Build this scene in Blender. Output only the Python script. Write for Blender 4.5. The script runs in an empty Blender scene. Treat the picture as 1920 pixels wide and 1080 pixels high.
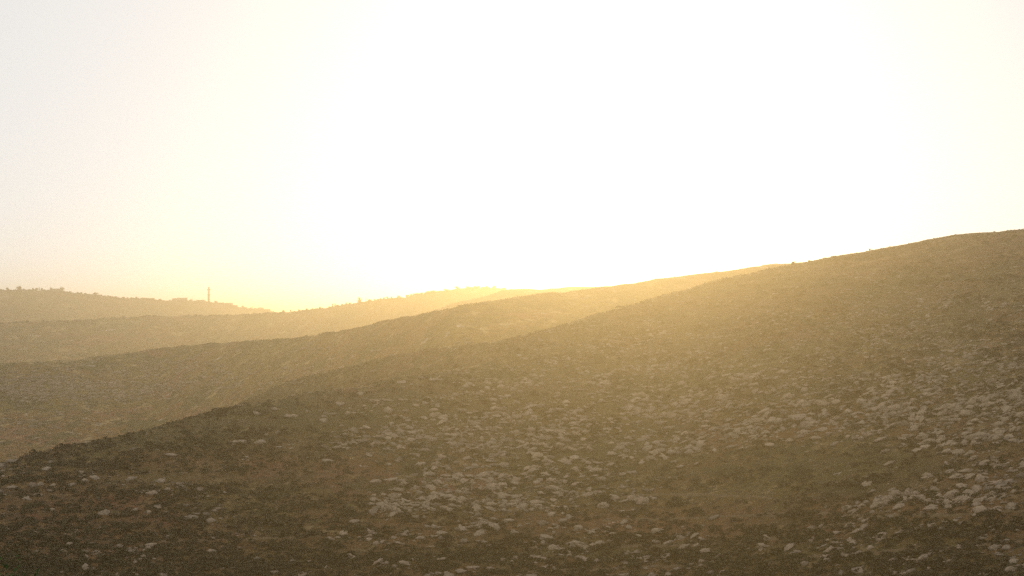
import bpy, math, random
import numpy as np
from mathutils import Vector, Matrix

random.seed(11)
rng = np.random.default_rng(11)
sc = bpy.context.scene
COL = sc.collection

# ------------------------------------------------------------------ camera, world, sun, exposure
FPX = 960.0 / math.tan(math.radians(17.5))      # focal length in photograph pixels (1920 wide)
YH = 600.0                                       # row of the true horizon
PITCH = math.atan((YH - 540.0) / FPX)
SUNX, SUNY = 1145.0, 105.0                       # where the sun stands

def ray(x, y):
    x = np.asarray(x, float); y = np.asarray(y, float)
    cx = (x - 960) / FPX; cy = (540 - y) / FPX
    dx = cx; dy = math.cos(PITCH) - cy * math.sin(PITCH); dz = math.sin(PITCH) + cy * math.cos(PITCH)
    h = np.hypot(dx, dy)
    return np.arctan2(dx, dy), dz / h             # azimuth, tangent of elevation

def project(p):
    p = np.asarray(p, float)
    d = p[..., 1] * math.cos(PITCH) + p[..., 2] * math.sin(PITCH)
    u = -p[..., 1] * math.sin(PITCH) + p[..., 2] * math.cos(PITCH)
    return 960 + FPX * p[..., 0] / d, 540 - FPX * u / d, d

cam_d = bpy.data.cameras.new('camera'); cam = bpy.data.objects.new('camera', cam_d); COL.objects.link(cam)
cam_d.sensor_width = 36; cam_d.lens = 18 / math.tan(math.radians(17.5))
cam_d.clip_start = 0.1; cam_d.clip_end = 40000
cam.rotation_euler = (math.pi / 2 + PITCH, 0, 0)
sc.camera = cam

sun_az, sun_te = ray(SUNX, SUNY); sun_az = float(sun_az); sun_el = math.atan(float(sun_te))
w = bpy.data.worlds.new('World'); sc.world = w; w.use_nodes = True
nt = w.node_tree; bg = nt.nodes['Background']
sky = nt.nodes.new('ShaderNodeTexSky'); sky.sky_type = 'NISHITA'; sky.sun_disc = False
sky.sun_elevation = sun_el; sky.sun_rotation = sun_az
sky.altitude = 600; sky.air_density = 0.38; sky.dust_density = 1.0; sky.ozone_density = 1.8
# clear-air sky plus the even cream veil of high dust that lies over the whole dome
veil = nt.nodes.new('ShaderNodeMix'); veil.data_type = 'RGBA'; veil.blend_type = 'MIX'
veil.inputs[0].default_value = 0.85; nt.links.new(sky.outputs[0], veil.inputs[6]); veil.inputs[7].default_value = (11.1, 11.1, 10.9, 1)
nt.links.new(veil.outputs[2], bg.inputs[0]); bg.inputs[1].default_value = 0.119

sd = bpy.data.lights.new('sun', 'SUN'); sd.energy = 2.3; sd.angle = math.radians(0.5); sd.color = (1.0, 0.73, 0.34)
sun = bpy.data.objects.new('sun', sd); COL.objects.link(sun)
sv = Vector((math.sin(sun_az) * math.cos(sun_el), math.cos(sun_az) * math.cos(sun_el), math.sin(sun_el)))
sun.rotation_euler = sv.to_track_quat('Z', 'Y').to_euler()

sc.view_settings.view_transform = 'Standard'; sc.view_settings.look = 'None'
sc.view_settings.exposure = -0.6; sc.view_settings.gamma = 1.0; sc.view_settings.use_curve_mapping = False
sc.cycles.max_bounces = 5; sc.cycles.diffuse_bounces = 3; sc.cycles.volume_bounces = 0; w.cycles.sampling_method = 'NONE'
sc.cycles.use_denoising = False

HAZE_DENSITY = 0.00053
HAZE_G = 0.88
HAZE_COLOR = (1.0, 0.88, 0.67)
FLOOR = -75.0

# ------------------------------------------------------------------ helpers
def hash2(ix, iy, seed):
    n = (ix.astype(np.int64) * 374761393 + iy.astype(np.int64) * 668265263 + seed * 1442695041) & 0xFFFFFFFF
    n = ((n ^ (n >> 13)) * 1274126177) & 0xFFFFFFFF
    n = n ^ (n >> 16)
    return (n & 0xFFFF) / 65535.0
def vnoise(x, y, seed=0):
    x = np.asarray(x, float); y = np.asarray(y, float)
    ix = np.floor(x); iy = np.floor(y); fx = x - ix; fy = y - iy
    fx = fx * fx * fx * (fx * (fx * 6 - 15) + 10); fy = fy * fy * fy * (fy * (fy * 6 - 15) + 10)
    a = hash2(ix, iy, seed); b = hash2(ix + 1, iy, seed); c = hash2(ix, iy + 1, seed); d = hash2(ix + 1, iy + 1, seed)
    return (a * (1 - fx) + b * fx) * (1 - fy) + (c * (1 - fx) + d * fx) * fy - 0.5
def fbm(x, y, oct=4, seed=0):
    s = 0; a = 1.0
    for k in range(oct):
        ca, sa = math.cos(0.6 * k), math.sin(0.6 * k)
        s = s + a * vnoise((x * ca - y * sa) * 2.03 ** k, (x * sa + y * ca) * 2.03 ** k, seed + 17 * k); a *= 0.5
    return s

def mesh_obj(name, V, F, mat, parent=None, smooth=False, loc=None):
    V = np.ascontiguousarray(V, np.float32).reshape(-1, 3)
    me = bpy.data.meshes.new(name)
    F = np.asarray(F, np.int32); n = F.shape[1]
    me.vertices.add(len(V)); me.vertices.foreach_set('co', V.ravel())
    me.loops.add(F.size); me.loops.foreach_set('vertex_index', F.ravel())
    me.polygons.add(len(F)); me.polygons.foreach_set('loop_start', np.arange(0, F.size, n, dtype=np.int32))
    try: me.polygons.foreach_set('loop_total', np.full(len(F), n, np.int32))
    except Exception: pass
    if smooth: me.polygons.foreach_set('use_smooth', np.ones(len(F), bool))
    me.update(calc_edges=True); me.validate()
    me.materials.append(mat)
    o = bpy.data.objects.new(name, me); COL.objects.link(o)
    if loc is not None: o.location = loc
    if parent is not None: o.parent = parent
    return o
def tag(o, label=None, cat=None, group=None, kind=None):
    if label: o['label'] = label
    if cat: o['category'] = cat
    if group: o['group'] = group
    if kind: o['kind'] = kind
    return o
def empty(name, loc, rz=0):
    o = bpy.data.objects.new(name, None); COL.objects.link(o); o.location = loc; o.rotation_euler = (0, 0, rz); return o

class MB:
    """collects small shapes made of quads and triangles for one mesh object"""
    def __init__(s): s.v = []; s.f = []
    def box(s, x0, x1, y0, y1, z0, z1):
        b = len(s.v)
        s.v += [(x, y, z) for z in (z0, z1) for x, y in ((x0, y0), (x1, y0), (x1, y1), (x0, y1))]
        s.f += [[b + i for i in q] for q in ((3, 2, 1, 0), (4, 5, 6, 7), (0, 1, 5, 4), (1, 2, 6, 5), (2, 3, 7, 6), (3, 0, 4, 7))]
    def lathe(s, prof, n=12, cx=0, cy=0):
        b = len(s.v)
        for r, z in prof:
            for k in range(n):
                a = 2 * math.pi * k / n; s.v.append((cx + r * math.cos(a), cy + r * math.sin(a), z))
        for i in range(len(prof) - 1):
            for k in range(n):
                s.f.append([b + i * n + k, b + i * n + (k + 1) % n, b + (i + 1) * n + (k + 1) % n, b + (i + 1) * n + k])
        s.f.append([b + k for k in range(n)][::-1]); s.f.append([b + (len(prof) - 1) * n + k for k in range(n)])
    def limb(s, p, q, r0, r1, n=6):
        p = Vector(p); q = Vector(q); d = (q - p).normalized(); u = d.orthogonal().normalized(); v = d.cross(u); b = len(s.v)
        for c, r in ((p, r0), (q, r1)):
            for k in range(n):
                a = 2 * math.pi * k / n; s.v.append(tuple(c + u * r * math.cos(a) + v * r * math.sin(a)))
        for k in range(n): s.f.append([b + k, b + (k + 1) % n, b + n + (k + 1) % n, b + n + k])
        s.f.append([b + k for k in range(n)][::-1]); s.f.append([b + n + k for k in range(n)])
    def build(s, name, mat, parent=None, smooth=False):
        me = bpy.data.meshes.new(name); me.from_pydata(s.v, [], s.f); me.materials.append(mat)
        if smooth:
            for p in me.polygons: p.use_smooth = True
        o = bpy.data.objects.new(name, me); COL.objects.link(o)
        if parent: o.parent = parent
        return o

# ------------------------------------------------------------------ materials
def new_mat(name):
    m = bpy.data.materials.new(name); m.use_nodes = True; t = m.node_tree
    b = t.nodes['Principled BSDF']; b.inputs['Roughness'].default_value = 0.95
    b.inputs['Specular IOR Level'].default_value = 0.12
    return m, t, b
def noise(t, coord, scale, detail=4, rough=0.6, w=None, stretch=None):
    n = t.nodes.new('ShaderNodeTexNoise'); n.inputs['Scale'].default_value = scale
    n.inputs['Detail'].default_value = detail; n.inputs['Roughness'].default_value = rough
    src = coord
    if stretch or w:
        mp = t.nodes.new('ShaderNodeMapping')
        if stretch: mp.inputs['Scale'].default_value = stretch
        if w: mp.inputs['Location'].default_value = (w, w * 1.7, w * 0.3)
        t.links.new(coord, mp.inputs['Vector']); src = mp.outputs[0]
    t.links.new(src, n.inputs['Vector']); return n.outputs['Fac']
def ramp(t, fac, a, b):
    r = t.nodes.new('ShaderNodeMapRange'); r.inputs['From Min'].default_value = a; r.inputs['From Max'].default_value = b
    r.interpolation_type = 'SMOOTHSTEP'
    t.links.new(fac, r.inputs['Value']); return r.outputs[0]
def mix(t, fac, a, b):
    m = t.nodes.new('ShaderNodeMix'); m.data_type = 'RGBA'
    if isinstance(fac, (int, float)): m.inputs[0].default_value = fac
    else: t.links.new(fac, m.inputs[0])
    for i, c in ((6, a), (7, b)):
        if isinstance(c, tuple): m.inputs[i].default_value = (*c, 1)
        else: t.links.new(c, m.inputs[i])
    return m.outputs[2]
def bump(t, b, h, strength, dist):
    n = t.nodes.new('ShaderNodeBump'); n.inputs['Strength'].default_value = strength; n.inputs['Distance'].default_value = dist
    t.links.new(h, n.inputs['Height']); t.links.new(n.outputs[0], b.inputs['Normal'])

def hill_mat(name, k=1.0, speck=0.0, big=1.0, tone=1.0, zones=False):
    """dry hillside: soil, reddish earth, olive herbs, straw, dark scrub, and small pale stones"""
    m, t, b = new_mat(name)
    co = t.nodes.new('ShaderNodeTexCoord').outputs['Object']
    c = lambda r, g, bl: (r * tone, g * tone, bl * tone)
    base = mix(t, ramp(t, noise(t, co, 0.035 * k, 5, 0.6), 0.44, 0.57), c(.180, .093, .031), c(.150, .107, .027))
    base = mix(t, ramp(t, noise(t, co, 0.060 * k, 5, 0.65, 13), 0.55, 0.64), base, c(.215, .095, .050))
    base = mix(t, ramp(t, noise(t, co, 0.17 * k, 6, 0.7, 31, (1, .6, 1)), 0.50, 0.58), base, c(.070, .062, .015))
    base = mix(t, ramp(t, noise(t, co, 0.33 * k, 5, 0.7, 47, (1, .6, 1)), 0.56, 0.64), base, c(.34, .24, .11))
    base = mix(t, ramp(t, noise(t, co, 0.8 * k, 5, 0.75, 71), 0.52, 0.58), base, c(.030, .026, .012))
    base = mix(t, ramp(t, noise(t, co, 0.55 * k, 5, 0.7, 83), 0.60, 0.66), base, c(.125, .122, .030))
    if zones:                                             # bare reddish earth and greener herb patches
        for an, colr, w_ in (('earth', (.185, .085, .036), 5), ('herbs', (.072, .060, .015), 23)):
            at = t.nodes.new('ShaderNodeAttribute'); at.attribute_name = an
            nz = ramp(t, noise(t, co, 0.12, 6, 0.7, w_, (1, .6, 1)), .30, .52)
            mu = t.nodes.new('ShaderNodeMath'); mu.operation = 'MULTIPLY'; t.links.new(at.outputs['Fac'], mu.inputs[0]); t.links.new(nz, mu.inputs[1])
            base = mix(t, mu.outputs[0], base, mix(t, ramp(t, noise(t, co, .9, 5, .75, w_ + 3), .4, .6), colr, tuple(q * .45 for q in colr)))
    if speck:
        s = noise(t, co, 0.35 * k * big, 4, 0.75, 91, (.8, 1.3, 1))
        base = mix(t, ramp(t, s, 0.66 - .04 * speck, 0.70 - .04 * speck), base, (.40, .33, .26))
    fine = noise(t, co, 5.0 * k, 4, 0.8)
    base = mix(t, ramp(t, fine, 0.42, 0.60), base, mix(t, 0.45, base, c(.02, .016, .008)))
    t.links.new(base, b.inputs['Base Color'])
    bump(t, b, noise(t, co, 1.6 * k, 6, 0.75), 0.8, 0.35 / k)
    return m
M_near = hill_mat('dry_hillside', 1.0, 0.15, zones=True, tone=.60)
M_mid = hill_mat('middle_hillside', 0.55, 0.9, 1.0)
M_far = hill_mat('far_hillside', 0.25, 0.5)

def rock_mat():
    m, t, b = new_mat('weathered_limestone')
    co = t.nodes.new('ShaderNodeTexCoord').outputs['Object']
    oi = t.nodes.new('ShaderNodeObjectInfo').outputs['Random']
    geo = t.nodes.new('ShaderNodeNewGeometry')
    base = mix(t, ramp(t, noise(t, co, 0.8, 5, 0.65), 0.35, 0.65), (.245, .192, .145), (.18, .14, .105))
    base = mix(t, ramp(t, noise(t, co, 0.15, 3, 0.5, 5), 0.4, 0.65), base, (.245, .185, .13))
    base = mix(t, ramp(t, noise(t, co, 1.8, 6, 0.85, 9), 0.53, 0.60), base, (.11, .09, .065))
    hs = t.nodes.new('ShaderNodeHueSaturation')
    v = t.nodes.new('ShaderNodeMapRange'); v.inputs['To Min'].default_value = .62; v.inputs['To Max'].default_value = 1.2
    t.links.new(geo.outputs['Random Per Island'], v.inputs['Value'])
    t.links.new(v.outputs[0], hs.inputs['Value']); t.links.new(base, hs.inputs['Color'])
    t.links.new(hs.outputs[0], b.inputs['Base Color'])
    bump(t, b, noise(t, co, 2.2, 6, 0.75), 1.0, 0.18)
    return m
M_rock = rock_mat()
def plant_mat(name, a, bcol, trans=0.25):
    m, t, b = new_mat(name)
    geo = t.nodes.new('ShaderNodeNewGeometry')
    col = mix(t, geo.outputs['Random Per Island'], a, bcol)
    t.links.new(col, b.inputs['Base Color'])
    return m
M_scrub = plant_mat('scrub_leaves', (.022, .019, .008), (.060, .046, .018))
M_straw = plant_mat('dry_grass', (.19, .145, .075), (.09, .075, .034))
M_tree = plant_mat('tree_leaves', (.035, .042, .018), (.075, .08, .032))
M_olive = plant_mat('fresh_leaves', (.030, .052, .014), (.075, .100, .026))
def plain(name, c, sc_=2.0, var=0.75):
    m, t, b = new_mat(name); co = t.nodes.new('ShaderNodeTexCoord').outputs['Object']
    t.links.new(mix(t, ramp(t, noise(t, co, sc_, 5, 0.7), 0.35, 0.65), c, tuple(x * var for x in c)), b.inputs['Base Color']); return m
M_bark = plain('bark', (.09, .065, .045), 4)
M_wall = plain('rendered_wall', (.36, .31, .25), .6)
M_roof = plain('concrete_roof', (.28, .25, .21), .8)
M_stone = plain('minaret_stone', (.36, .31, .24), .5)
M_dark = plain('shutter_grey', (.08, .075, .07), 2)
M_track = plain('trodden_earth', (.115, .078, .042), 1.2, .7)
M_dome = plain('dome_plaster', (.30, .29, .25), 1)

# ------------------------------------------------------------------ the hills
TES = float(ray(SUNX, 120)[1])
def prof(pts):
    p = np.array(pts, float); az, te = ray(p[:, 0], p[:, 1]); return az, te, p
EARTH = [(1250, 985, 330, 40, .9), (1600, 955, 200, 22, .5), (120, 960, 260, 90, .6), (1820, 920, 150, 90, .5), (330, 1040, 300, 40, .5), (560, 880, 200, 30, .4), (1500, 800, 300, 20, .35), (1150, 1065, 500, 14, .5), (430, 860, 120, 20, .4), (1650, 480, 300, 30, .3)]
GREEN = [(620, 790, 260, 50, .8), (1150, 850, 160, 45, .8), (1000, 760, 300, 50, .5), (1650, 870, 160, 26, .8), (1590, 915, 90, 14, .7), (1500, 720, 250, 40, .5), (1750, 590, 160, 50, .5), (1300, 1030, 300, 16, .6), (1100, 1045, 200, 12, .5), (700, 1050, 300, 18, .5), (250, 830, 160, 20, .4), (960, 1040, 160, 14, .5)]
def gsum(x, y, L):
    d = 0
    for cx, cy, sx, sy, a in L: d = d + a * np.exp(-((x - cx) / sx) ** 2 - ((y - cy) / sy) ** 2)
    return d
class Hill:
    def __init__(s, crest, rc_fn, az_lim, naz, rgrid, back=0.35, k=400, amp=(1.0, .25), seed=0, combine=None, wl=(60, 7)):
        s.az = np.linspace(-az_lim, az_lim, naz); s.r = np.asarray(rgrid, float)
        te = s.column(crest, rc_fn, back, k)
        if combine:
            te2 = s.column(combine[0], combine[1], back, k)
            kk = 500.0; mx = np.maximum(te, te2); te = mx + np.log(np.exp(kk * (te - mx)) + np.exp(kk * (te2 - mx))) / kk - 0.0006
        R = s.r[None, :]; A = s.az[:, None]
        X = R * np.sin(A); Y = R * np.cos(A); Z = R * te
        mxte = te.max(axis=1, keepdims=True)
        wgt = 1 - 0.95 * np.exp(-((te - mxte) / 0.012) ** 2)
        Z += wgt * amp[0] * 2 * fbm(X / wl[0], Y / wl[0], 3, seed) + amp[1] * 2 * fbm(X / wl[1], Y / wl[1], 4, seed + 5)
        # the far side and the two ends run out into the valley floor
        edge = np.clip((az_lim - np.abs(A)) / 0.07, 0, 1); edge = edge * edge * (3 - 2 * edge)
        Z = FLOOR - 1 + (np.maximum(Z, FLOOR - 1) - FLOOR + 1) * edge
        s.X, s.Y, s.Z = X, Y, Z; s.T = Z / R
    def column(s, crest, rc_fn, back, k):
        a, t, p = prof(crest)
        te_c = np.interp(s.az, a, t)
        ker = np.hanning(9); ker /= ker.sum()
        te_c = np.convolve(np.pad(te_c, 4, 'edge'), ker, 'valid')
        x = 960 + FPX * np.tan(s.az); rc = rc_fn(x, YH - te_c * FPX * 1.0)
        R = s.r[None, :]; tc = te_c[:, None]; rc = rc[:, None]
        raw = TES - (TES - tc) * (rc / R) ** 1.18
        cap = tc - back * (R / rc - 1)
        mn = np.minimum(raw, cap)
        te = mn - np.log(np.exp(-k * (raw - mn)) + np.exp(-k * (cap - mn))) / k
        return te + (tc - te.max(axis=1, keepdims=True))
    def build(s, name, mat):
        na, nr = s.X.shape; idx = np.arange(na * nr).reshape(na, nr)
        F = np.stack([idx[:-1, :-1], idx[1:, :-1], idx[1:, 1:], idx[:-1, 1:]], -1).reshape(-1, 4)
        return tag(mesh_obj(name, np.stack([s.X, s.Y, s.Z], -1), F, mat, smooth=True), kind='structure')
    def z(s, X, Y):
        az = np.arctan2(X, Y); r = np.hypot(X, Y)
        fi = np.clip(np.interp(az, s.az, np.arange(len(s.az))), 0, len(s.az) - 1.001)
        fj = np.clip(np.interp(r, s.r, np.arange(len(s.r))), 0, len(s.r) - 1.001)
        i = fi.astype(int); j = fj.astype(int); u = fi - i; v = fj - j
        return (s.Z[i, j] * (1 - u) + s.Z[i + 1, j] * u) * (1 - v) + (s.Z[i, j + 1] * (1 - u) + s.Z[i + 1, j + 1] * u) * v
    def hit(s, x, y, behind=0.0):
        """points of the slope seen at photograph pixels x, y (nan where the ray passes over it)"""
        x = np.atleast_1d(np.asarray(x, float)); y = np.atleast_1d(np.asarray(y, float))
        az, te = ray(x, y); i = np.clip(np.searchsorted(s.az, az), 0, len(s.az) - 1)
        out = np.full((len(x), 3), np.nan)
        T = s.T[i]; ok = T >= te[:, None]; j = ok.argmax(1); good = ok.any(1) & (j > 0)
        rows = np.nonzero(good)[0]
        t1 = T[rows, j[rows]]; t0 = T[rows, j[rows] - 1]
        f = np.clip((te[rows] - t0) / np.maximum(t1 - t0, 1e-9), 0, 1)
        r = s.r[j[rows] - 1] * (1 - f) + s.r[j[rows]] * f + behind
        X = r * np.sin(az[rows]); Y = r * np.cos(az[rows])
        out[rows] = np.stack([X, Y, s.z(X, Y)], -1)
        return out
    def crest_point(s, x):
        az = float(ray(x, 560)[0]); i = int(np.clip(np.searchsorted(s.az, az), 0, len(s.az) - 1)); j = int(s.T[i].argmax())
        return s.r[j] * math.sin(az), s.r[j] * math.cos(az), float(s.Z[i, j]), s.r[j]

crestB = [(-1500, 1120), (-400, 1010), (0, 900), (300, 815), (430, 762), (520, 722), (575, 704), (625, 690), (687, 676), (750, 662), (812, 651), (875, 644),
          (937, 635), (983, 627), (1033, 615), (1067, 602), (1100, 593), (1133, 583), (1167, 573), (1187, 570), (1233, 555), (1300, 538),
          (1367, 518), (1400, 512), (1442, 503), (1486, 493), (1525, 487), (1578, 478), (1628, 471), (1694, 457), (1733, 448), (1811, 437),
          (1867, 432), (1920, 429), (2100, 420), (2500, 425), (3200, 470), (4200, 560)]
crestA = [(-1500, 1100), (-400, 990), (-120, 905), (0, 866), (28, 860), (55, 849), (83, 842), (105, 837), (155, 830), (194, 820), (236, 813), (278, 801), (319, 791),
          (361, 780), (400, 768), (450, 760), (512, 750), (550, 740), (600, 730), (650, 721), (687, 718), (712, 711), (750, 702), (812, 694),
          (870, 683), (950, 660), (1020, 630), (1100, 600), (1187, 576), (1300, 544), (1486, 500), (1733, 456), (1920, 437), (2500, 435), (4200, 570)]
def near_k(x): return 170 * (1 - .18 * np.clip((x - 1250) / 650, 0, 1.3))
def rcA(x, y): return near_k(x) * (960 / np.clip(y - 120, 200, 2000)) ** 0.85
def rcB(x, y): return rcA(x, y) * (1 + 0.42 * np.clip((1000 - x) / 450, 0, 1))
r_near = np.concatenate([np.linspace(80, 134, 30), np.geomspace(135, 470, 440), np.geomspace(474, 680, 50)])
near = Hill(crestA, rcA, math.radians(29), 950, r_near, amp=(0.8, .20), seed=3, combine=(crestB, rcB), wl=(45, 6))
nh = near.build('near_hill', M_near)
px_, py_, _d = project(np.stack([near.X, near.Y, near.Z], -1))
for nm_, L_ in (('earth', EARTH), ('herbs', GREEN)):
    at = nh.data.attributes.new(nm_, 'FLOAT', 'POINT'); at.data.foreach_set('value', np.clip(gsum(px_, py_, L_), 0, 1).astype(np.float32).ravel())

crestC = [(-1500, 720), (-400, 705), (0, 690), (60, 686), (137, 679), (175, 670), (217, 664), (250, 659), (307, 651), (340, 648), (378, 645), (423, 642),
          (490, 636), (562, 631), (600, 626), (650, 617), (700, 607), (750, 596), (787, 589), (825, 582), (875, 572), (937, 562),
          (967, 557), (1033, 550), (1083, 545), (1117, 540), (1167, 534), (1200, 528), (1267, 518), (1333, 513), (1400, 502), (1450, 495),
          (1480, 494), (1560, 492), (1800, 500), (2200, 520), (4200, 560)]
def rcC(x, y): return (1 - .44 * np.clip((x - 300) / 550, 0, 1)) * 480 * (740 / np.clip(y - 120, 200, 2000)) ** 0.85
mid = Hill(crestC, rcC, math.radians(29), 620, np.concatenate([np.linspace(180, 255, 25), np.geomspace(258, 1000, 290), np.linspace(1010, 1200, 20)]),
           amp=(1.8, .32), seed=40, k=500, wl=(130, 9))
mid.build('middle_hill', M_mid)
crestE = [(-1500, 760), (500, 660), (700, 612), (780, 590), (800, 585), (850, 567), (900, 557), (937, 547), (962, 544), (1033, 540), (1100, 540), (1133, 538),
          (1250, 536), (1500, 540), (4200, 570)]
back = Hill(crestE, lambda x, y: 680 + 0 * x, math.radians(27), 380, np.concatenate([np.linspace(520, 670, 60), np.geomspace(671, 880, 40)]),
            amp=(1.0, .5), seed=60, k=600, wl=(200, 14)); back.build('back_hill', M_mid)
crestD = [(-1500, 640), (-300, 612), (0, 606), (100, 601), (167, 600), (217, 596), (267, 593), (320, 592), (390, 591), (457, 589), (515, 586.5), (575, 581),
          (625, 575), (662, 568.5), (712, 562), (762, 556), (812, 547.5), (862, 541), (900, 538.5), (930, 541), (960, 545), (1050, 552), (1300, 560), (4200, 575)]
ridge = Hill(crestD, lambda x, y: 1270 - 370 * np.clip((x - 350) / 450, 0, 1), math.radians(27), 800, np.concatenate([np.linspace(700, 890, 80), np.geomspace(892, 1300, 130), np.linspace(1305, 1500, 20)]),
             amp=(2.0, .50), seed=80, k=700, wl=(200, 8)); ridge.build('far_hill', M_far)
crestF = [(-1500, 560), (-200, 545), (0, 543.4), (9, 543), (23, 545.4), (35, 543.5), (50, 543.4), (70, 544), (91, 545), (112, 545), (126, 547.4), (135, 548.8), (152, 550.5),
          (164, 552), (198, 555), (218, 557.4), (234, 559), (266, 559.5), (289, 561), (313, 563), (340, 563.5), (368, 565), (395, 568.6), (420, 570), (440, 573.5),
          (447, 576), (467, 579), (485, 580.5), (498, 583), (508, 585), (520, 586.2), (700, 592), (4200, 600)]
village = Hill(crestF, lambda x, y: 1850 + 0 * x, math.radians(27), 800, np.concatenate([np.linspace(1600, 1840, 60), np.geomspace(1841, 2150, 40)]),
               amp=(1.5, .50), seed=90, k=900, wl=(220, 9)); village.build('village_hill', M_far)

# valley floor to the horizon, and the slope the photograph is taken from
g = np.concatenate([np.linspace(-11000, -1500, 12), np.linspace(-1300, 3600, 60), np.linspace(4000, 11000, 10)])
GX, GY = np.meshgrid(g, g, indexing='ij'); GZ = FLOOR + 1.2 * fbm(GX / 300, GY / 300, 3, 7)
idx = np.arange(GX.size).reshape(GX.shape)
FQ = np.stack([idx[:-1, :-1], idx[1:, :-1], idx[1:, 1:], idx[:-1, 1:]], -1).reshape(-1, 4)
tag(mesh_obj('ground', np.stack([GX, GY, GZ], -1), FQ, M_far, smooth=True), kind='structure')
gx = np.linspace(-420, 420, 140); gy = np.concatenate([np.linspace(-420, -12, 40), np.linspace(-10, 240, 110)])
GX, GY = np.meshgrid(gx, gy, indexing='ij')
def view_z(X, Y):
    z = -1.7 - 0.30 * np.maximum(Y, 0) - 0.0016 * np.maximum(-Y, 0) ** 1.75 - 0.00035 * X ** 2 + 0.5 * fbm(X / 18, Y / 18, 3, 4) * np.clip(np.hypot(X, Y) / 25, 0, 1)
    return np.maximum(z, FLOOR - 3)
idx = np.arange(GX.size).reshape(GX.shape)
FQ = np.stack([idx[:-1, :-1], idx[1:, :-1], idx[1:, 1:], idx[:-1, 1:]], -1).reshape(-1, 4)
tag(mesh_obj('viewpoint_hill', np.stack([GX, GY, view_z(GX, GY)], -1), FQ, M_near, smooth=True), kind='structure')

# ------------------------------------------------------------------ rocks
def ico(sub):
    import bmesh
    bm = bmesh.new(); bmesh.ops.create_icosphere(bm, subdivisions=sub, radius=1)
    V = np.array([v.co for v in bm.verts]); F = np.array([[v.index for v in f.verts] for f in bm.faces]); bm.free(); return V, F
ICO = {k: ico(k) for k in (1, 2, 3, 4)}
KINDS = ['flat', 'blocky', 'rounded', 'ragged']
def rock_shape(kind, sub, seed):
    r = np.random.default_rng(seed); V, F = ICO[sub]; V = V.copy()
    npl = {'flat': 9, 'blocky': 11, 'rounded': 5, 'ragged': 8}[kind]
    for _ in range(npl):                                   # broken faces: cut with planes
        n = r.normal(size=3); n /= np.linalg.norm(n); d = r.uniform(.45, .85)
        h = V @ n - d; V -= np.where(h > 0, h, 0)[:, None] * n
    rad = 1 + (0.42 if kind == 'ragged' else 0.24) * 2 * fbm(V[:, 0] * 2.1 + seed, V[:, 1] * 2.1 + V[:, 2] * 1.3, 3, seed)
    V *= rad[:, None]
    s = {'flat': (1, .66, .25), 'blocky': (1, .74, .50), 'rounded': (1, .8, .54), 'ragged': (1, .62, .36)}[kind]
    V *= np.array(s)
    if kind in ('flat', 'ragged'):                         # bedding steps of the limestone
        st = .16; q = V[:, 2] / st; V[:, 2] = (np.floor(q) + np.clip((q - np.floor(q)) * 2.2, 0, 1)) * st
    V[:, 0] += 0.25 * V[:, 2] * r.normal()
    V /= np.abs(V[:, :2]).max()
    return V, F
PROTO = {s: {k: [rock_shape(k, s, 100 * i + 7 * s + 3 * j) for j in range(5)] for i, k in enumerate(KINDS)} for s in (1, 2, 3)}

def gsum(x, y, L):
    d = 0
    for cx, cy, sx, sy, a in L: d = d + a * np.exp(-((x - cx) / sx) ** 2 - ((y - cy) / sy) ** 2)
    return d
DENS = [(1720, 640, 260, 60, .35), (1400, 650, 230, 45, .28), (1500, 690, 300, 40, .3), (1150, 740, 200, 40, .35), (1550, 745, 330, 62, 1.0), (1800, 730, 200, 70, .7), (1250, 770, 220, 60, .7), (1330, 700, 260, 40, .35), (900, 830, 190, 60, .75), (1000, 890, 150, 45, .7), (1120, 860, 120, 60, .7),
        (820, 940, 110, 35, .7), (700, 990, 70, 30, .55), (1150, 930, 110, 40, .35), (1820, 900, 120, 50, .36), (1650, 935, 90, 35, .35), (1780, 940, 90, 30, .35), (1500, 1020, 160, 30, .25),
        (1750, 1050, 220, 40, .14), (1200, 1040, 200, 40, .22), (1040, 985, 120, 35, .3), (700, 815, 170, 16, .5), (460, 830, 60, 10, .3), (1850, 620, 160, 60, .60), (1700, 520, 140, 10, .8),
        (1780, 560, 100, 14, .6), (1550, 600, 250, 40, .42), (900, 735, 160, 35, .45), (1050, 690, 140, 40, .45), (300, 1010, 300, 50, .09), (150, 900, 200, 30, .08), (880, 1060, 260, 25, .28), (430, 940, 200, 50, .05), (1230, 640, 200, 25, .35)]
HOLES = [(1400, 905, 190, 45, .9), (1560, 880, 170, 26, .8), (560, 900, 110, 60, .6), (1650, 850, 60, 22, .5), (1350, 960, 130, 22, .6), (760, 790, 90, 10, .5)]
def dens(x, y): return np.clip((0.035 + gsum(x, y, DENS) - gsum(x, y, HOLES)) * np.clip(1.0 + 2.3 * (vnoise(x / 75, y / 17, 201) + .5 * vnoise(x / 30, y / 8, 202)), .05, 2) * (.6 if y > 960 else 1), 0, 1)

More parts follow.
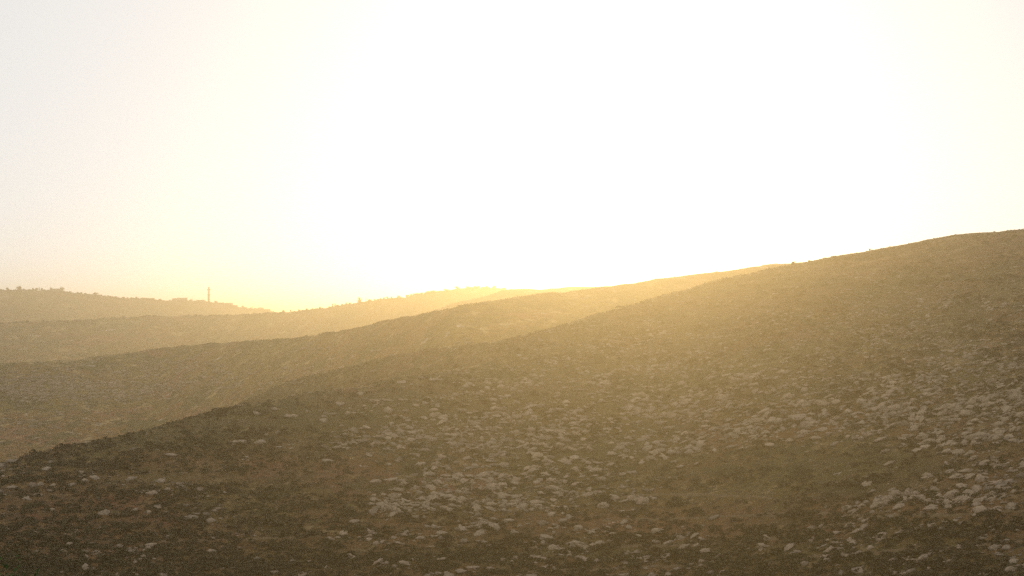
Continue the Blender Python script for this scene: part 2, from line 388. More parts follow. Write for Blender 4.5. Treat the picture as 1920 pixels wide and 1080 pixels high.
rocks = []      # x px, y px, width px, height ratio, kind
HAND = [(826,794,26,8),(857,806,18,8),(636,821,14,6),(750,837,12,7),(844,862,16,10),(939,894,24,10),(1037,904,27,14),(925,916,30,14),(969,902,22,14),(1025,866,24,12),
 (805,934,25,12),(761,940,24,14),(853,940,24,15),(664,980,20,15),(714,947,18,12),(697,960,20,12),(694,997,24,13),(757,1005,22,14),(692,1012,14,8),(705,1019,18,8),
 (642,1001,20,11),(1007,948,14,9),(980,955,14,8),(1055,978,17,8),(1079,995,14,8),(905,891,26,8),(828,1009,18,7),(1414,820,28,15),(1522,794,30,17),(1432,771,28,10),
 (1476,746,30,14),(1575,743,24,15),(1660,743,28,10),(1739,740,34,15),(1635,735,20,12),(1652,762,30,9),(1676,764,26,9),(1788,766,30,14),(1812,774,28,14),(1611,801,14,10),(1728,787,11,9),
 (1711,796,12,9),(1708,783,18,6),(1875,797,22,11),(1903,807,24,11),(1871,848,10,9),(1819,851,22,8),(1897,878,9,10),(1667,871,26,8),(1793,896,26,9),(1817,894,24,9),(1869,905,30,15),
 (1855,918,20,12),(1830,923,22,13),(1755,902,13,8),(1600,958,16,10),(1617,947,22,10),(1642,936,20,8),(1744,939,18,10),(1780,951,18,10),(1549,951,10,8),(1673,918,18,10),(1635,922,20,8),
 (440,830,22,9),(457,829,20,6),(486,830,22,5),(251,844,20,7),(158,902,16,8),(135,910,14,6),(97,956,15,6),(315,1008,16,9),(397,977,20,7),(422,1027,24,8),(275,1026,22,9),
 (224,1026,16,9),(378,919,20,6),(111,1030,14,8),(133,1022,18,8),(1118,868,26,12),(1118,885,26,13),(1164,890,26,10),(1247,858,26,13),(1275,876,22,8),(1145,872,16,8),(1060,905,16,8),
 (1166,915,16,8),(1070,926,16,7),(1008,864,20,12),(1032,860,20,10),(1180,990,18,8),(1318,986,10,7),(1178,1000,16,7),(1490,1040,20,9),(1495,1035,16,8),(1605,1010,14,7),
 (1567,1000,18,8),(1661,1038,18,9),(1697,1052,20,8),(1618,1044,14,7),(1860,1028,20,9),(1885,1028,20,10),(1800,1024,18,7),(1700,1075,26,10),(1270,1067,14,8),(1292,1066,12,7),(1075,1026,14,7),(1100,1025,16,8)]
for x, y, wd, ht in HAND:
    kd = 'flat' if ht / wd < .42 else ('ragged' if wd > 23 else 'blocky')
    rocks.append((x, y, wd * 1.15, kd)); 
    for _ in range(3):
        rocks.append((x + random.gauss(0, wd * .7), y + random.gauss(0, ht * .6) + 2, wd * random.uniform(.2, .5), random.choice(KINDS)))
def rpx(y, x=960): return near_k(x) * (960 / np.clip(y - 120, 200, 2000)) ** 0.85
n_try = 0; n_cl = 0
while n_cl < 4300 and n_try < 120000:
    n_try += 1
    x = random.uniform(-160, 2080); y = random.uniform(445, 1110)
    if random.random() > dens(x, y): continue
    n_cl += 1
    m = 1 + int(random.expovariate(1 / 3.0)); s0 = random.lognormvariate(math.log(.50 if y > 700 else .46), .62); pp = FPX / rpx(y, x)
    tilt = random.gauss(.10, .12)
    for _ in range(m):
        dx = random.gauss(0, 1.6 * s0) * pp; dy = random.gauss(0, .34 * s0) * pp - tilt * dx
        wd = min(s0 * random.lognormvariate(0, .5), 1.7 if y > 700 else 1.0) * pp
        rocks.append((x + dx, y + dy, wd, random.choices(KINDS, (4, 2, 1.4, 2.6))[0]))
for _ in range(7500):
    x = random.uniform(-160, 2080); y = random.uniform(445, 1110)
    if random.random() < dens(x, y) * 1.1 + .12:
        rocks.append((x, y, random.lognormvariate(math.log(.26), .4) * FPX / rpx(y, x), random.choice(KINDS)))
RX = np.array([r[0] for r in rocks]); RY = np.array([r[1] for r in rocks]); RW = np.array([r[2] for r in rocks])
P = near.hit(RX, RY); ok = ~np.isnan(P[:, 0]); P[~ok] = (0.0, 200.0, 0.0)
eps = 1.0
zc = near.z(P[:, 0], P[:, 1]); nx = -(near.z(P[:, 0] + eps, P[:, 1]) - zc) / eps; ny = -(near.z(P[:, 0], P[:, 1] + eps) - zc) / eps
dist = np.hypot(P[:, 0], P[:, 1]); size = RW * dist / FPX * .5      # half width in metres
def rock_matrix(i, seed):
    r = random.Random(seed)
    n = Vector((nx[i] * .8, ny[i] * .8, 1)).normalized()
    q = Vector((0, 0, 1)).rotation_difference(n).to_matrix()
    rz = Matrix.Rotation(r.gauss(0.08, .8), 3, 'Z') @ Matrix.Rotation(r.gauss(0, .14), 3, 'X') @ Matrix.Rotation(r.gauss(0, .10), 3, 'Y')
    s = size[i]; S = Matrix.Diagonal((s, s * r.uniform(.8, 1.2), s * r.uniform(.8, 1.25)))
    return q @ rz @ S
order = [int(i) for i in np.argsort(-RW) if ok[i] and 6 < RX[i] < 1914 and RY[i] < 1068]
chosen = order[:300]; chosen_set = set(chosen)
ROCKMESH = {}
def zone(x, y):
    if x < 560: return 'on the scrubby left spur' if y < 960 else 'low on the dark left slope'
    if x < 900 and y > 905: return 'in the boulder group below the centre left'
    if y > 980: return 'on the shrubby bottom strip' + (' at centre' if x < 1350 else ' at right')
    if x < 1250: return 'on the stony middle of the slope' if y > 770 else 'above the stony middle of the slope'
    if y > 865: return 'beside the bare earth patch at centre right' if x < 1560 else 'in the stone scatter low at right'
    if y > 700: return 'in the dense pale rock band at right' if x > 1600 else 'in the pale rock band right of centre'
    return 'high on the thinly stony right slope'
info = []
for i in chosen:
    sz = 'large' if RW[i] > 24 else ('medium' if RW[i] > 18 else 'smaller'); info.append((i, rocks[i][3], sz, zone(RX[i], RY[i])))
from collections import defaultdict
fam = defaultdict(list)
for t_ in info: fam[(t_[1], t_[3])].append(t_[0])
WORD = {'flat': 'flat slabby limestone rock', 'blocky': 'blocky angular limestone boulder', 'rounded': 'rounded limestone boulder', 'ragged': 'ragged layered limestone outcrop'}
label = {}
for (kd, zn), L in fam.items():
    L = list(L); base = WORD[kd]
    def take(key, txt):
        if L:
            j = max(L, key=key); L.remove(j); label[j] = txt
    if len(L) == 1: take(lambda j: 0, f'only {base} {zn}'); continue
    take(lambda j: RW[j], f'widest {base} {zn}')
    take(lambda j: -RX[j], f'leftmost {base} {zn}')
    take(lambda j: RX[j], f'rightmost {base} {zn}')
    take(lambda j: -RY[j], f'highest {base} {zn}')
    take(lambda j: RY[j], f'lowest {base} {zn}')
    ORD = 'second third fourth fifth sixth seventh eighth ninth tenth eleventh twelfth thirteenth fourteenth fifteenth sixteenth seventeenth eighteenth nineteenth twentieth'.split()
    L.sort(key=lambda j: RX[j])
    for q, j in enumerate(L):
        label[j] = f"{ORD[q]} {base} from the left {zn}" if q < 12 else f"{ORD[len(L) - 1 - q]} {base} from the right {zn}"
for i, kd, sz, zn in info:
    key = (kd, i % 5)
    V, F = PROTO[3][kd][i % 5]
    if key not in ROCKMESH:
        o = mesh_obj('limestone_rock', V, F, M_rock); ROCKMESH[key] = o.data
    else:
        o = bpy.data.objects.new('limestone_rock', ROCKMESH[key]); COL.objects.link(o)
    M3 = rock_matrix(i, i); c = Vector((P[i, 0], P[i, 1], P[i, 2])) - (M3 @ Vector((0, 0, 1))) * .02 + Vector((0, 0, size[i] * .04))
    o.matrix_world = Matrix.Translation(c) @ M3.to_4x4()
    tag(o, label[i], 'rock', 'limestone rocks ' + zn)
VV = []; FF = []; off = 0
for i in range(len(rocks)):
    if not ok[i] or i in chosen_set: continue
    V, F = PROTO[2 if RW[i] > 7.5 else 1][rocks[i][3]][i % 5]
    M3 = np.array(rock_matrix(i, i)); c = P[i] + np.array([0, 0, size[i] * .04])
    VV.append(V @ M3.T + c); FF.append(F + off); off += len(V)
tag(mesh_obj('scattered_limestone_stones', np.concatenate(VV), np.concatenate(FF), M_rock), 'countless smaller pale limestone stones strewn across the near hillside', 'stones', kind='stuff')
print('rocks', len(rocks), 'merged verts', off)

# stones in bands on the hill behind
def mdens(x, y): return np.clip(.03 + gsum(x, y, [(60, 725, 120, 14, .9), (150, 740, 110, 8, .9), (250, 742, 60, 6, 1), (110, 715, 160, 20, .5), (330, 690, 140, 16, .35), (290, 725, 120, 14, .6), (345, 722, 40, 8, .8), (360, 685, 40, 5, .8), (500, 700, 200, 14, .15), (60, 790, 60, 20, .15)]), 0, 1)
VV = []; FF = []; off = 0; cx = []; cy = []; cw = []
while len(cx) < 3600:
    x = random.uniform(-150, 900); y = random.uniform(600, 860)
    if random.random() < mdens(x, y):
        s0 = random.lognormvariate(math.log(1.3), .45)
        for _ in range(random.randint(1, 4)):
            cx.append(x + random.gauss(0, 6)); cy.append(y + random.gauss(0, 1.3)); cw.append(min(1.1, s0 * random.lognormvariate(0, .4) * .55))
Q = mid.hit(np.array(cx), np.array(cy))
for i in range(len(cx)):
    if np.isnan(Q[i, 0]): continue
    V, F = PROTO[1][KINDS[i % 4]][i % 5]; a = random.gauss(.1, .5); ca, sa = math.cos(a), math.sin(a)
    VV.append((V * np.array([1, .8, .8]) * cw[i]) @ np.array([[ca, sa, 0], [-sa, ca, 0], [0, 0, 1]]) + Q[i]); FF.append(F + off); off += len(V)
tag(mesh_obj('distant_limestone_stones', np.concatenate(VV), np.concatenate(FF), M_rock), 'pale stone bands speckling the middle hill behind the near slope', 'stones', kind='stuff')

# ------------------------------------------------------------------ low scrub and dry grass
def clump(n, w_, h_, seed, blade=False):
    r = np.random.default_rng(seed); V = []; F = []
    for k in range(n):
        th = r.uniform(0, 2 * math.pi); ph = r.uniform(0.05, 1) ** .6 * math.pi / 2
        c = np.array([math.cos(th) * math.cos(ph), math.sin(th) * math.cos(ph), math.sin(ph)]) * r.uniform(.55, 1)
        if blade:
            c = np.array([r.normal() * .35, r.normal() * .35, 0]); tip = c + np.array([r.normal() * .3, r.normal() * .3, r.uniform(.5, 1)])
            sd_ = np.array([math.cos(th), math.sin(th), 0]) * .07; tri = [c - sd_, c + sd_, tip]
        else:
            t1 = r.normal(size=3); t1 /= np.linalg.norm(t1); t2 = np.cross(t1, c); t2 /= np.linalg.norm(t2) + 1e-6
            s_ = r.uniform(.22, .42); tri = [c - t1 * s_, c + t1 * s_, c + t2 * s_ * 1.3 + np.array([0, 0, .1])]
        b = len(V); V += tri; F.append([b, b + 1, b + 2])
    return np.array(V) * np.array([w_, w_, h_]), np.array(F)
def scatter(hill, xs, ys, sizes, protos, sink=.05):
    Pp = hill.hit(xs, ys); VV = []; FF = []; off = 0
    for i in range(len(xs)):
        if np.isnan(Pp[i, 0]): continue
        V, F = protos[i % len(protos)]; a = random.uniform(0, 6.28); ca, sa = math.cos(a), math.sin(a); s = sizes[i]
        VV.append((V * s) @ np.array([[ca, sa, 0], [-sa, ca, 0], [0, 0, 1]]) + Pp[i] - np.array([0, 0, sink * s])); FF.append(F + off); off += len(V)
    return np.concatenate(VV), np.concatenate(FF)
SCRUB = [clump(22, 1, .55, s) for s in range(8)]
BLADES = [clump(9, 1, .8, 50 + s, True) for s in range(8)]
xs = []; ys = []; ss = []
patch = lambda x, y: float(vnoise(x / 60, y / 14, 77) + .6 * vnoise(x / 22, y / 6, 78))
while len(xs) < 20000:
    x = random.uniform(-160, 2080); y = random.uniform(440, 1110)
    p = (.10 if y > 740 else .26) + .55 * max(0, (y - 930) / 150) + (.35 if x < 650 and y > 800 else 0) + 1.1 * patch(x, y)
    if random.random() < p:
        xs.append(x); ys.append(y); ss.append(min(.95, random.lognormvariate(math.log(.36), .45)))
SHR = [(1170, 1005, 60), (1230, 1012, 60), (1100, 1030, 70), (1260, 1040, 90), (1330, 1042, 60), (1080, 1060, 60), (960, 1045, 60), (880, 1040, 50), (760, 1048, 70), (640, 1050, 60), (1420, 990, 40), (1500, 965, 50),
       (1560, 975, 60), (1630, 1000, 40), (1680, 975, 40), (1600, 908, 40), (1640, 895, 40), (1500, 1010, 50), (1450, 1000, 50), (1380, 1062, 60), (1720, 1000, 50), (1830, 1000, 40), (1900, 990, 30), (1790, 1005, 50), (1700, 1040, 50), (1600, 1045, 60),
       (160, 1025, 50), (60, 1000, 50), (300, 1040, 60), (400, 1060, 70), (240, 985, 40), (330, 1000, 40), (110, 1060, 60), (500, 1065, 60), (210, 870, 60), (120, 870, 60), (320, 840, 80), (40, 900, 60), (440, 880, 50), (1300, 960, 25), (1180, 965, 30), (1270, 945, 30)]
for cx_, cy_, wx_ in SHR:
    for _ in range(int(wx_ * .55)):
        xs.append(random.gauss(cx_, wx_ * .42)); ys.append(random.gauss(cy_, 3.2) - (xs[-1] - cx_) * .06); ss.append(random.uniform(.25, .75))
for i in np.argsort(-RW)[:1500]:                       # dark clumps added at the foot of rocks to imitate gaps and shadow
    for _ in range(random.randint(1, 3)):
        xs.append(RX[i] + random.gauss(0, .45) * RW[i]); ys.append(RY[i] + random.uniform(-.05, .25) * RW[i]); ss.append(random.uniform(.15, .4))
def crest_line(hill, x0, x1, n, jit):
    X_, Y_ = [], []
    for _ in range(n):
        x = random.uniform(x0, x1)
        if jit < 1 and vnoise(x / 11, 0.5, 321) + .6 * vnoise(x / 3.7, 0.5, 322) < -.05: continue
        px_, py_, pz_, _r = hill.crest_point(x); q = project(np.array([px_, py_, pz_])); X_.append(x); Y_.append(float(q[1]) + .3 + random.expovariate(1 / jit))
    return X_, Y_
a_, b_ = crest_line(near, -150, 2080, 1500, 5); xs += a_; ys += b_; ss += [random.uniform(.15, .42) for _ in a_]
V, F = scatter(near, np.array(xs), np.array(ys), ss, SCRUB)
tag(mesh_obj('low_scrub', V, F, M_scrub), 'dark low thorny scrub covering the near hillside between the rocks', 'scrub', kind='stuff')
xs = rng.uniform(-160, 2080, 26000); ys = rng.uniform(440, 1110, 26000)
keep = (vnoise(xs / 90, ys / 18, 99) + .5 * vnoise(xs / 30, ys / 7, 98)) > -.08; xs = xs[keep]; ys = ys[keep]
V, F = scatter(near, xs, ys, rng.uniform(.14, .34, len(xs)), BLADES, 0)
tag(mesh_obj('dry_grass_tufts', V, F, M_straw), 'short dry straw coloured grass tufts over the near hillside', 'grass', kind='stuff')
for hill_, n_, lo, hi, lb in ((ridge, 1500, .7, 2.0, 'low scrub along the crest of the far hill'), (village, 1300, 1.2, 3.0, 'low scrub along the village ridge')):
    a_, b_ = crest_line(hill_, -100, 960 if hill_ is ridge else 530, n_, .8)
    V, F = scatter(hill_, np.array(a_), np.array(b_), [random.uniform(lo, hi) * random.random() ** .5 for _ in a_], SCRUB)
    tag(mesh_obj('crest_scrub', V, F, M_scrub), lb, 'scrub', kind='stuff')
xs = rng.uniform(-150, 1500, 6000); ys = rng.uniform(480, 870, 6000)
a_, b_ = crest_line(mid, -100, 1490, 600, 2.5); xs = np.concatenate([xs, a_]); ys = np.concatenate([ys, b_])
V, F = scatter(mid, xs, ys, rng.uniform(.15, .5, len(xs)), [clump(9, 1, .6, s) for s in range(5)])
tag(mesh_obj('distant_scrub', V, F, M_scrub), 'sparse low scrub dotting the middle hill behind the near slope', 'scrub', kind='stuff')

# sheep tracks crossing the foot of the slope
def track(pts, width):
    pts = np.array(pts, float); n = 160
    x = np.linspace(pts[0, 0], pts[-1, 0], n); y = np.interp(x, pts[:, 0], pts[:, 1]) + 5 * vnoise(x / 90, x * 0, 5) + 2.2 * vnoise(x / 21, x * 0, 6)
    C = near.hit(x, y); C = C[~np.isnan(C[:, 0])]
    T = np.gradient(C, axis=0); N = np.stack([-T[:, 1], T[:, 0]], -1); N /= np.linalg.norm(N, axis=1, keepdims=True)
    wd = width * (.55 + .9 * (fbm(np.arange(len(C)) / 9, np.arange(len(C)) * 0, 3, 12) + .45)); rows = []
    for s in np.linspace(-.5, .5, 5):
        X = C[:, 0] + N[:, 0] * s * wd; Y = C[:, 1] + N[:, 1] * s * wd; rows.append(np.stack([X, Y, near.z(X, Y) + .05 - .12 * (abs(s) * 2) ** 4], -1))
    V = np.stack(rows, 1); m = len(C); idx = np.arange(m * 5).reshape(m, 5)
    F = np.stack([idx[:-1, :-1], idx[1:, :-1], idx[1:, 1:], idx[:-1, 1:]], -1).reshape(-1, 4)
    tag(mesh_obj('sheep_track', V.reshape(-1, 3), F, M_track, smooth=True), kind='structure')
track([(1130, 978), (1250, 974), (1340, 966), (1480, 962), (1640, 968), (1920, 958)], 1.1)
track([(900, 1024), (1100, 1030), (1260, 1024), (1400, 1012), (1500, 1000), (1590, 978), (1700, 968)], 1.2)
track([(1000, 958), (1090, 948), (1200, 930), (1330, 925), (1450, 932)], .9)
track([(0, 1000), (90, 1004), (190, 1012), (330, 1016), (470, 1010), (600, 1004)], 1.0)
track([(960, 1072), (1150, 1068), (1290, 1060), (1500, 1048), (1700, 1030), (1920, 1014)], 1.2)

# ------------------------------------------------------------------ trees and bushes
def make_tree(name, loc, width, height, lab, group, leaves=140, trunk=.28, mat=None, seed=0, lobes=4, leaf=None, cat='tree', spread=.5, shape=None):
    r = random.Random(seed); t = empty(name, loc); tag(t, lab, cat, group)
    mb = MB(); th = height * trunk; rr = max(.07, width * .035)
    mb.limb((0, 0, -.6), (0, 0, th), rr, rr * .75)
    blobs = []
    for k in range(lobes):
        a = 6.28 * k / lobes + r.uniform(-.5, .5); d = width * .5 * spread * r.uniform(.5, 1)
        c = (d * math.cos(a), d * math.sin(a), th + (height - th) * r.uniform(.12, .72)); blobs.append((c, width * r.uniform(.2, .3), (height - th) * r.uniform(.22, .34)))
        mb.limb((0, 0, th * .95), c, rr * .6, rr * .2, 5)
    blobs.append(((r.uniform(-.1, .1) * width, 0, th + (height - th) * .72), width * .26, (height - th) * .28))
    mb.build('trunk', M_bark, t)
    lf = leaf or width * .075; V = []; F = []
    for _ in range(leaves):
        (cx_, cy_, cz_), rw, rh = blobs[r.randrange(len(blobs))]
        d = Vector((r.gauss(0, 1), r.gauss(0, 1), r.gauss(0, 1))).normalized() * r.uniform(.35, 1.05)
        c = Vector((cx_ + d.x * rw, cy_ + d.y * rw, cz_ + d.z * rh)); u = Vector((r.gauss(0, 1), r.gauss(0, 1), r.gauss(0, 1))).normalized(); v = u.orthogonal().normalized()
        s = lf * r.uniform(.6, 1.3); b = len(V); V += [c - u * s, c + v * s * .6, c + u * s, c - v * s * .6]; F.append([b, b + 1, b + 2, b + 3])
    mesh_obj('crown', np.array(V), np.array(F), mat or M_tree, t)
    return t
def ridge_plant(hill, x, top, base, wpx, lab, kind='tree', grp=None, seed=None, drop=.3, **kw):
    X, Y, Z, r = hill.crest_point(x)
    ty = float(ray(x, top)[1]) * r; h = (max(ty - Z, (base - top) * r / FPX) if hill is not near else (base - top) * r / FPX) + drop
    return make_tree({'tree': 'round_tree', 'bush': 'ridge_bush', 'cypress': 'cypress_tree'}[kind], (X, Y, Z - drop), 1.2 * wpx * r / FPX, h, lab, grp, seed=seed if seed is not None else int(x * 7),
                     cat={'tree': 'tree', 'bush': 'bush', 'cypress': 'tree'}[kind], **kw)
G1 = 'trees on the village ridge'; G2 = 'bushes on the village ridge'; G3 = 'bushes on the far hill crest'
vt = [
 (14, 538.5, 543, 6, 'small ragged tree nearest the left edge on the village ridge', 'tree'),
 (36, 536, 543.5, 10.5, 'tallest round tree on the ridge at far left', 'tree'),
 (44, 541, 543.5, 5, 'low bush touching the right side of the tallest ridge tree', 'bush'),
 (62, 540, 544, 5, 'left end bush of the ragged clump on the ridge', 'bush'),
 (68, 540, 544, 7, 'wide low tree in the middle of the ragged ridge clump', 'tree'),
 (73.5, 537.5, 544, 4, 'thin upright tree rising from the ragged ridge clump', 'tree'),
 (78, 540, 544.5, 5, 'right end bush of the ragged clump on the ridge', 'bush'),
 (95, 538.5, 544, 5, 'small tree against the left end of the long flat house', 'tree'),
 (116, 538.2, 546, 9.5, 'round dense tree against the right end of the long flat house', 'tree'),
 (131, 546.2, 548.5, 6, 'first low bush right of the long flat house', 'bush'),
 (145, 547.6, 550, 5, 'low bush midway between long house and umbrella tree', 'bush'),
 (152, 547.6, 550.5, 6, 'darker low bush left of the umbrella tree', 'bush'),
 (160, 549.6, 552, 6, 'low spreading bush just left of the umbrella tree', 'bush'),
 (179, 549.3, 553.5, 9, 'flat topped umbrella tree alone on the descending ridge', 'tree'),
 (190, 552, 554.5, 5, 'low bush right of the umbrella tree', 'bush'),
 (203, 553.8, 556, 6, 'broad low bush on the ridge below the umbrella tree', 'bush'),
 (217, 556, 558, 5, 'tiny bush before the three knobbly ridge bushes', 'bush'),
 (239, 556.8, 559, 4, 'left one of three knobbly bushes on the ridge', 'bush'),
 (246, 556.8, 559.2, 4, 'middle one of three knobbly bushes on the ridge', 'bush'),
 (255.5, 556, 559.4, 5, 'right and tallest of three knobbly bushes on the ridge', 'bush'),
 (300, 561.2, 563, 8, 'low bush between two flat houses on the ridge', 'bush'),
 (358, 560.6, 564, 7, 'rounded tree between the big flat house and the ruined block', 'tree'),
 (361, 558.8, 564, 2.5, 'thin bare tree between the big flat house and ruined block', 'tree'),
 (386, 563.2, 567, 4, 'small bush touching the left foot of the minaret', 'bush'),
 (404.5, 565, 569.5, 7, 'round tree just right of the minaret', 'tree'),
 (419, 566.6, 570, 5, 'small bush at the left end of the low long house', 'bush'),
 (443, 573.4, 575.5, 6, 'low bush on the step below the low long house', 'bush'),
 (455, 573, 577.5, 5, 'pointed small tree halfway down the ridge to the domed house', 'tree'),
 (462, 576, 578.5, 4, 'low bush right of the pointed small tree', 'bush'),
 (469, 575.8, 579.5, 2, 'left one of two thin saplings before the domed house', 'tree'),
 (472.8, 575.2, 580, 3, 'right one of two thin saplings before the domed house', 'tree'),
 (478, 578, 580.5, 5, 'low bush touching the left side of the domed house', 'bush'),
 (512, 583.6, 586, 4, 'low bush right of the last small house', 'bush')]
for x, tp, bs, wp, lab, kd in vt:
    umb = 'umbrella' in lab and kd == 'tree'
    ridge_plant(village, x, tp, bs, wp, lab, kd, G1 if kd == 'tree' else G2, leaves=260 if wp > 4 else 110, trunk=.45 if umb else .05,
                lobes=6 if umb else 4, leaf=.10 * wp * 1850 / FPX)
dt = [
 (532, 581.5, 585, 6, 'square bush first right of the saddle on the far hill crest', 'bush'),
 (545, 580.8, 584, 4, 'low bush right of the square bush on far hill crest', 'bush'),
 (561, 579.5, 582, 6, 'flat bush low on the rising far hill crest', 'bush'),
 (575, 578, 581, 5, 'flat bush next up the rising far hill crest', 'bush'),
 (600, 575.6, 578.5, 5, 'small knob of bush before the two pronged bush', 'bush'),
 (624, 571, 576, 4, 'left prong of the two pronged bush on far hill crest', 'bush'),
 (628, 570.5, 575.5, 4, 'right prong of the two pronged bush on far hill crest', 'bush'),
 (641, 570.5, 573, 6, 'low bush between the pronged bush and the large tree', 'bush'),
 (649, 569, 572, 4, 'small bush left of the large tree on far hill crest', 'bush'),
 (656, 568.6, 571, 6, 'low bush close left of the large tree on crest', 'bush'),
 (674, 557.6, 567.5, 12, 'largest leafy tree standing on the far hill crest', 'tree'),
 (686, 558, 566, 3, 'thin spindly tree right of the largest crest tree', 'tree'),
 (693, 562.5, 565.5, 5, 'low bush right of the thin spindly tree', 'bush'),
 (713, 558.4, 562, 4, 'first small bush of the row up the far hill crest', 'bush'),
 (720, 557, 561, 4, 'second small bush of the row up the far hill crest', 'bush'),
 (725.5, 556.4, 560.5, 4, 'third small bush of the row up the far hill crest', 'bush'),
 (734, 555.6, 559.5, 5, 'fourth small bush of the row up the far hill crest', 'bush'),
 (747, 553.8, 558, 7, 'wider bush ending the row up the far hill crest', 'bush'),
 (763, 552.6, 556, 8, 'long low bush past the bush row on the far crest', 'bush'),
 (790, 549, 552, 7, 'low bush where the far crest steepens', 'bush'),
 (812, 544.5, 548, 7, 'rounded bush below the top of the far hill', 'bush'),
 (835, 541.6, 544.5, 7, 'low bush close below the summit of the far hill', 'bush'),
 (857, 538, 541.5, 9, 'bush at the left shoulder of the far hill summit', 'bush'),
 (877, 536.8, 540, 8, 'low bush on the far hill summit', 'bush'),
 (897, 536, 539, 7, 'highest bush on the far hill summit', 'bush'),
 (912, 536.8, 540, 7, 'low bush just past the far hill summit', 'bush'),
 (926, 537.4, 542, 8, 'rounded bush where the far summit dips right', 'bush')]
for x, tp, bs, wp, lab, kd in dt:
    big = wp > 12
    ridge_plant(ridge, x, tp, bs, wp, lab, kd, 'trees on the far hill crest' if kd == 'tree' else G3, leaves=600 if big else 220, trunk=.05, leaf=.10 * min(wp, 9) * 1000 / FPX, lobes=6 if big else 4)
for x, tp, bs, wp, lab in [(1488, 488.5, 493, 7, 'small bush where the near hill meets the hill behind'), (1518, 486.6, 488, 6, 'low bush just up the crest from the small corner bush')]:
    ridge_plant(near, x, tp, bs, wp, lab, 'bush', 'bushes on the near hill crest', leaves=160, trunk=.05, leaf=.16, drop=.1)
# leafy tree whose crown just enters the lower left corner
X0, Y0 = -9.25, 24.0
zt = float(view_z(np.array(X0), np.array(Y0)))
make_tree('leafy_tree', (X0, Y0, zt), 3.9, -.118 * 25.4 - zt, 'dark green leafy tree cut off by the lower left corner', None, leaves=16000, trunk=.35, mat=M_olive, seed=5, lobes=9, leaf=.04, spread=.75)

# ------------------------------------------------------------------ village houses and minaret
def house(x0, x1, top, base, lab, depth=9, kind='flat', nwin=4, step=None, name='stone_house'):
    xc = (x0 + x1) / 2; X, Y, Z, r = village.crest_point(xc); r -= 3; az = float(ray(xc, 560)[0]); X, Y = r * math.sin(az), r * math.cos(az)
    Z = float(village.z(np.array(X), np.array(Y))); Wd = (x1 - x0) * r / FPX; H = float(ray(xc, top)[1]) * r - Z + 2.5
    t = empty(name, (X, Y, Z - 2.5), -az); tag(t, lab, 'house' if kind != 'hut' else 'hut', 'houses on the village ridge')
    m = MB(); m.box(-Wd / 2, Wd / 2, 0, depth, 0, H - .35)
    m.build('wall', M_wall, t)
    m = MB()
    if kind == 'dome':
        m.box(-Wd / 2 - .15, Wd / 2 + .15, -.15, depth + .15, H - 1.9, H - 1.6); m.build('roof', M_roof, t)
        t.children[0].data.transform(Matrix.Diagonal((1, 1, (H - 1.9) / (H - .35), 1)))
        d = MB(); R_ = Wd * .46; d.lathe([(R_ * math.cos(a), H - 1.6 + 1.6 * math.sin(a)) for a in np.linspace(0, 1.5, 8)], 16, 0, depth / 2); d.build('dome', M_dome, t, True)
    else:
        m.box(-Wd / 2 - .12, Wd / 2 + .12, -.12, depth + .12, H - .347, H - .1)
        m.box(-Wd / 2 - .12, Wd / 2 + .12, -.12, .1, H - .098, H + .25); m.box(-Wd / 2 - .12, Wd / 2 + .12, depth - .1, depth + .12, H - .098, H + .25)
        rf = m.build('roof', M_roof, t)
        if step:
            s = MB(); s.box(step[0] * Wd, step[1] * Wd, 2, depth - 2, H - .095, H + step[2]); s.build('roof_room', M_wall, t)
    for k in range(nwin):
        wx = -Wd / 2 + Wd * (k + .5) / nwin; b = MB(); b.box(wx - .45, wx + .45, -.06, .03, H * .45, H * .45 + 1.3); wd = b.build('window', M_dark, t)
        f = MB(); f.box(wx - .55, wx + .55, -.12, -.062, H * .45 - .12, H * .45 - .01); f.build('sill', M_roof, wd)
    b = MB(); b.box(-Wd / 2 + Wd / nwin - .45, -Wd / 2 + Wd / nwin + .45, -.05, .03, 2.4, 4.4) if H > 6.5 else b.box(-.4, .4, -.05, .03, .8, 2.7)
    b.build('door', M_dark, t)
    return t
house(94, 115, 541.6, 545, 'long flat roofed house between two trees at far left', nwin=4)
house(264, 289, 559.3, 560, 'low long house right of the three knobbly bushes', nwin=4)
house(322.5, 332, 559.8, 563, 'small flat annexe joined to the left of the big house', nwin=2)
house(332, 351, 558.7, 563.5, 'big flat roofed house left of the minaret, largest on the ridge', nwin=4)
house(368, 384, 562.8, 565.5, 'unfinished flat block with uneven roof close left of the minaret', nwin=3, step=(.1, .4, .6))
house(408, 420, 568, 569.5, 'low house behind the round tree right of the minaret', nwin=2)
house(420, 436.5, 568.3, 571, 'long low house on the ridge edge right of the minaret', nwin=3)
house(483, 494.5, 576.3, 580.5, 'small domed house low on the ridge', kind='dome', nwin=2, name='domed_house')
house(496.5, 506.8, 579.8, 584, 'last small flat house at the ridge foot right of the dome', nwin=2)

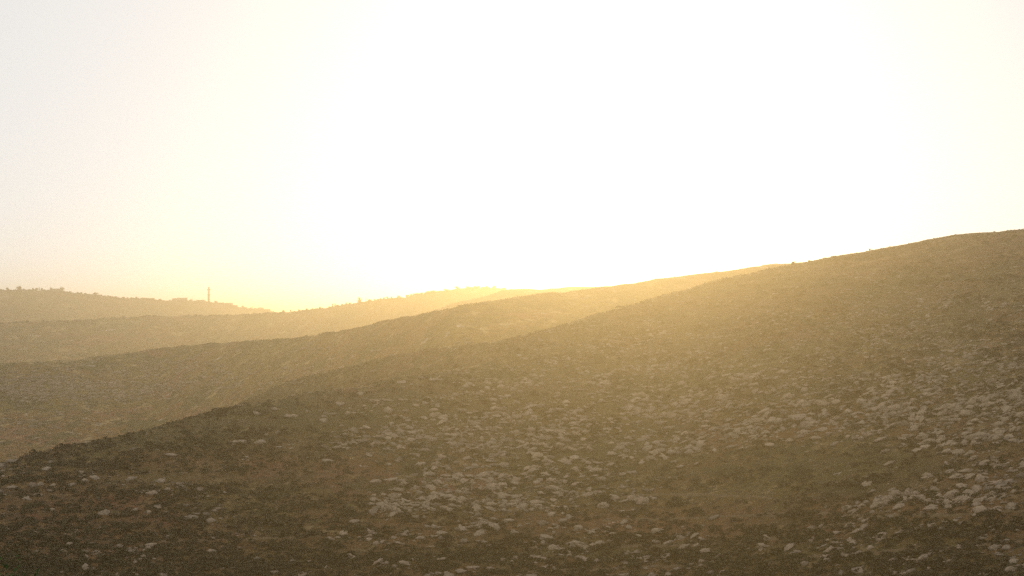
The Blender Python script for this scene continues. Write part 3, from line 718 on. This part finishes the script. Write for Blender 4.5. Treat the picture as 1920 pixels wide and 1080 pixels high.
X, Y, Z, r = village.crest_point(391.4); r += 2; az = float(ray(391.4, 560)[0]); X, Y = r * math.sin(az), r * math.cos(az); Z = float(village.z(np.array(X), np.array(Y)))
t = empty('minaret', (X, Y, Z - 1)); tag(t, 'tall slender minaret rising above the village ridge', 'minaret')
hz = lambda yy: float(ray(391.4, yy)[1]) * r - Z + 1
m = MB(); m.box(-1.7, 1.7, -1.7, 1.7, 0, hz(565)); m.build('base', M_stone, t)
m = MB(); m.lathe([(1.28, hz(565)), (1.22, hz(553.4))], 14); m.build('lower_shaft', M_stone, t, False)
m = MB(); m.lathe([(1.2, hz(553.4) + .01), (1.95, hz(552.8)), (1.95, hz(552.0)), (1.1, hz(552.05))], 14); m.build('lower_balcony', M_stone, t)
m = MB(); m.lathe([(1.08, hz(552)), (1.02, hz(544.6))], 14); m.build('upper_shaft', M_stone, t)
bal = MB(); bal.lathe([(1.05, hz(544.5)), (2.0, hz(543.4)), (2.0, hz(541.9)), (1.5, hz(541.85))], 14); bal_o = bal.build('upper_balcony', M_stone, t)
m = MB(); m.lathe([(.85, hz(541.8)), (.8, hz(539.6))], 12); m.build('lantern', M_stone, t)
m = MB(); m.lathe([(.98, hz(539.55)), (.75, hz(538.6)), (.25, hz(537.3)), (.05, hz(536.9))], 12); cap = m.build('cap', M_dome, t)
m = MB(); m.lathe([(.05, hz(536.88)), (.09, hz(536.3)), (.02, hz(535.6))], 8); m.build('finial', M_dark, cap)

# ------------------------------------------------------------------ the hazy air
top = 43.0
m = bpy.data.materials.new('hazy_air'); m.use_nodes = True; t_ = m.node_tree
for n in list(t_.nodes):
    if n.type == 'BSDF_PRINCIPLED': t_.nodes.remove(n)
pv = t_.nodes.new('ShaderNodeVolumePrincipled'); pv.inputs['Density'].default_value = HAZE_DENSITY; pv.inputs['Anisotropy'].default_value = HAZE_G
pv.inputs['Color'].default_value = (*HAZE_COLOR, 1)
out = [n for n in t_.nodes if n.type == 'OUTPUT_MATERIAL'][0]; t_.links.new(pv.outputs[0], out.inputs['Volume'])
try: m.cycles.homogeneous_volume = True
except Exception: pass
hb = MB(); hb.box(-11200, 11200, -11200, 11200, FLOOR - 5, top)
tag(hb.build('haze', m), kind='stuff')
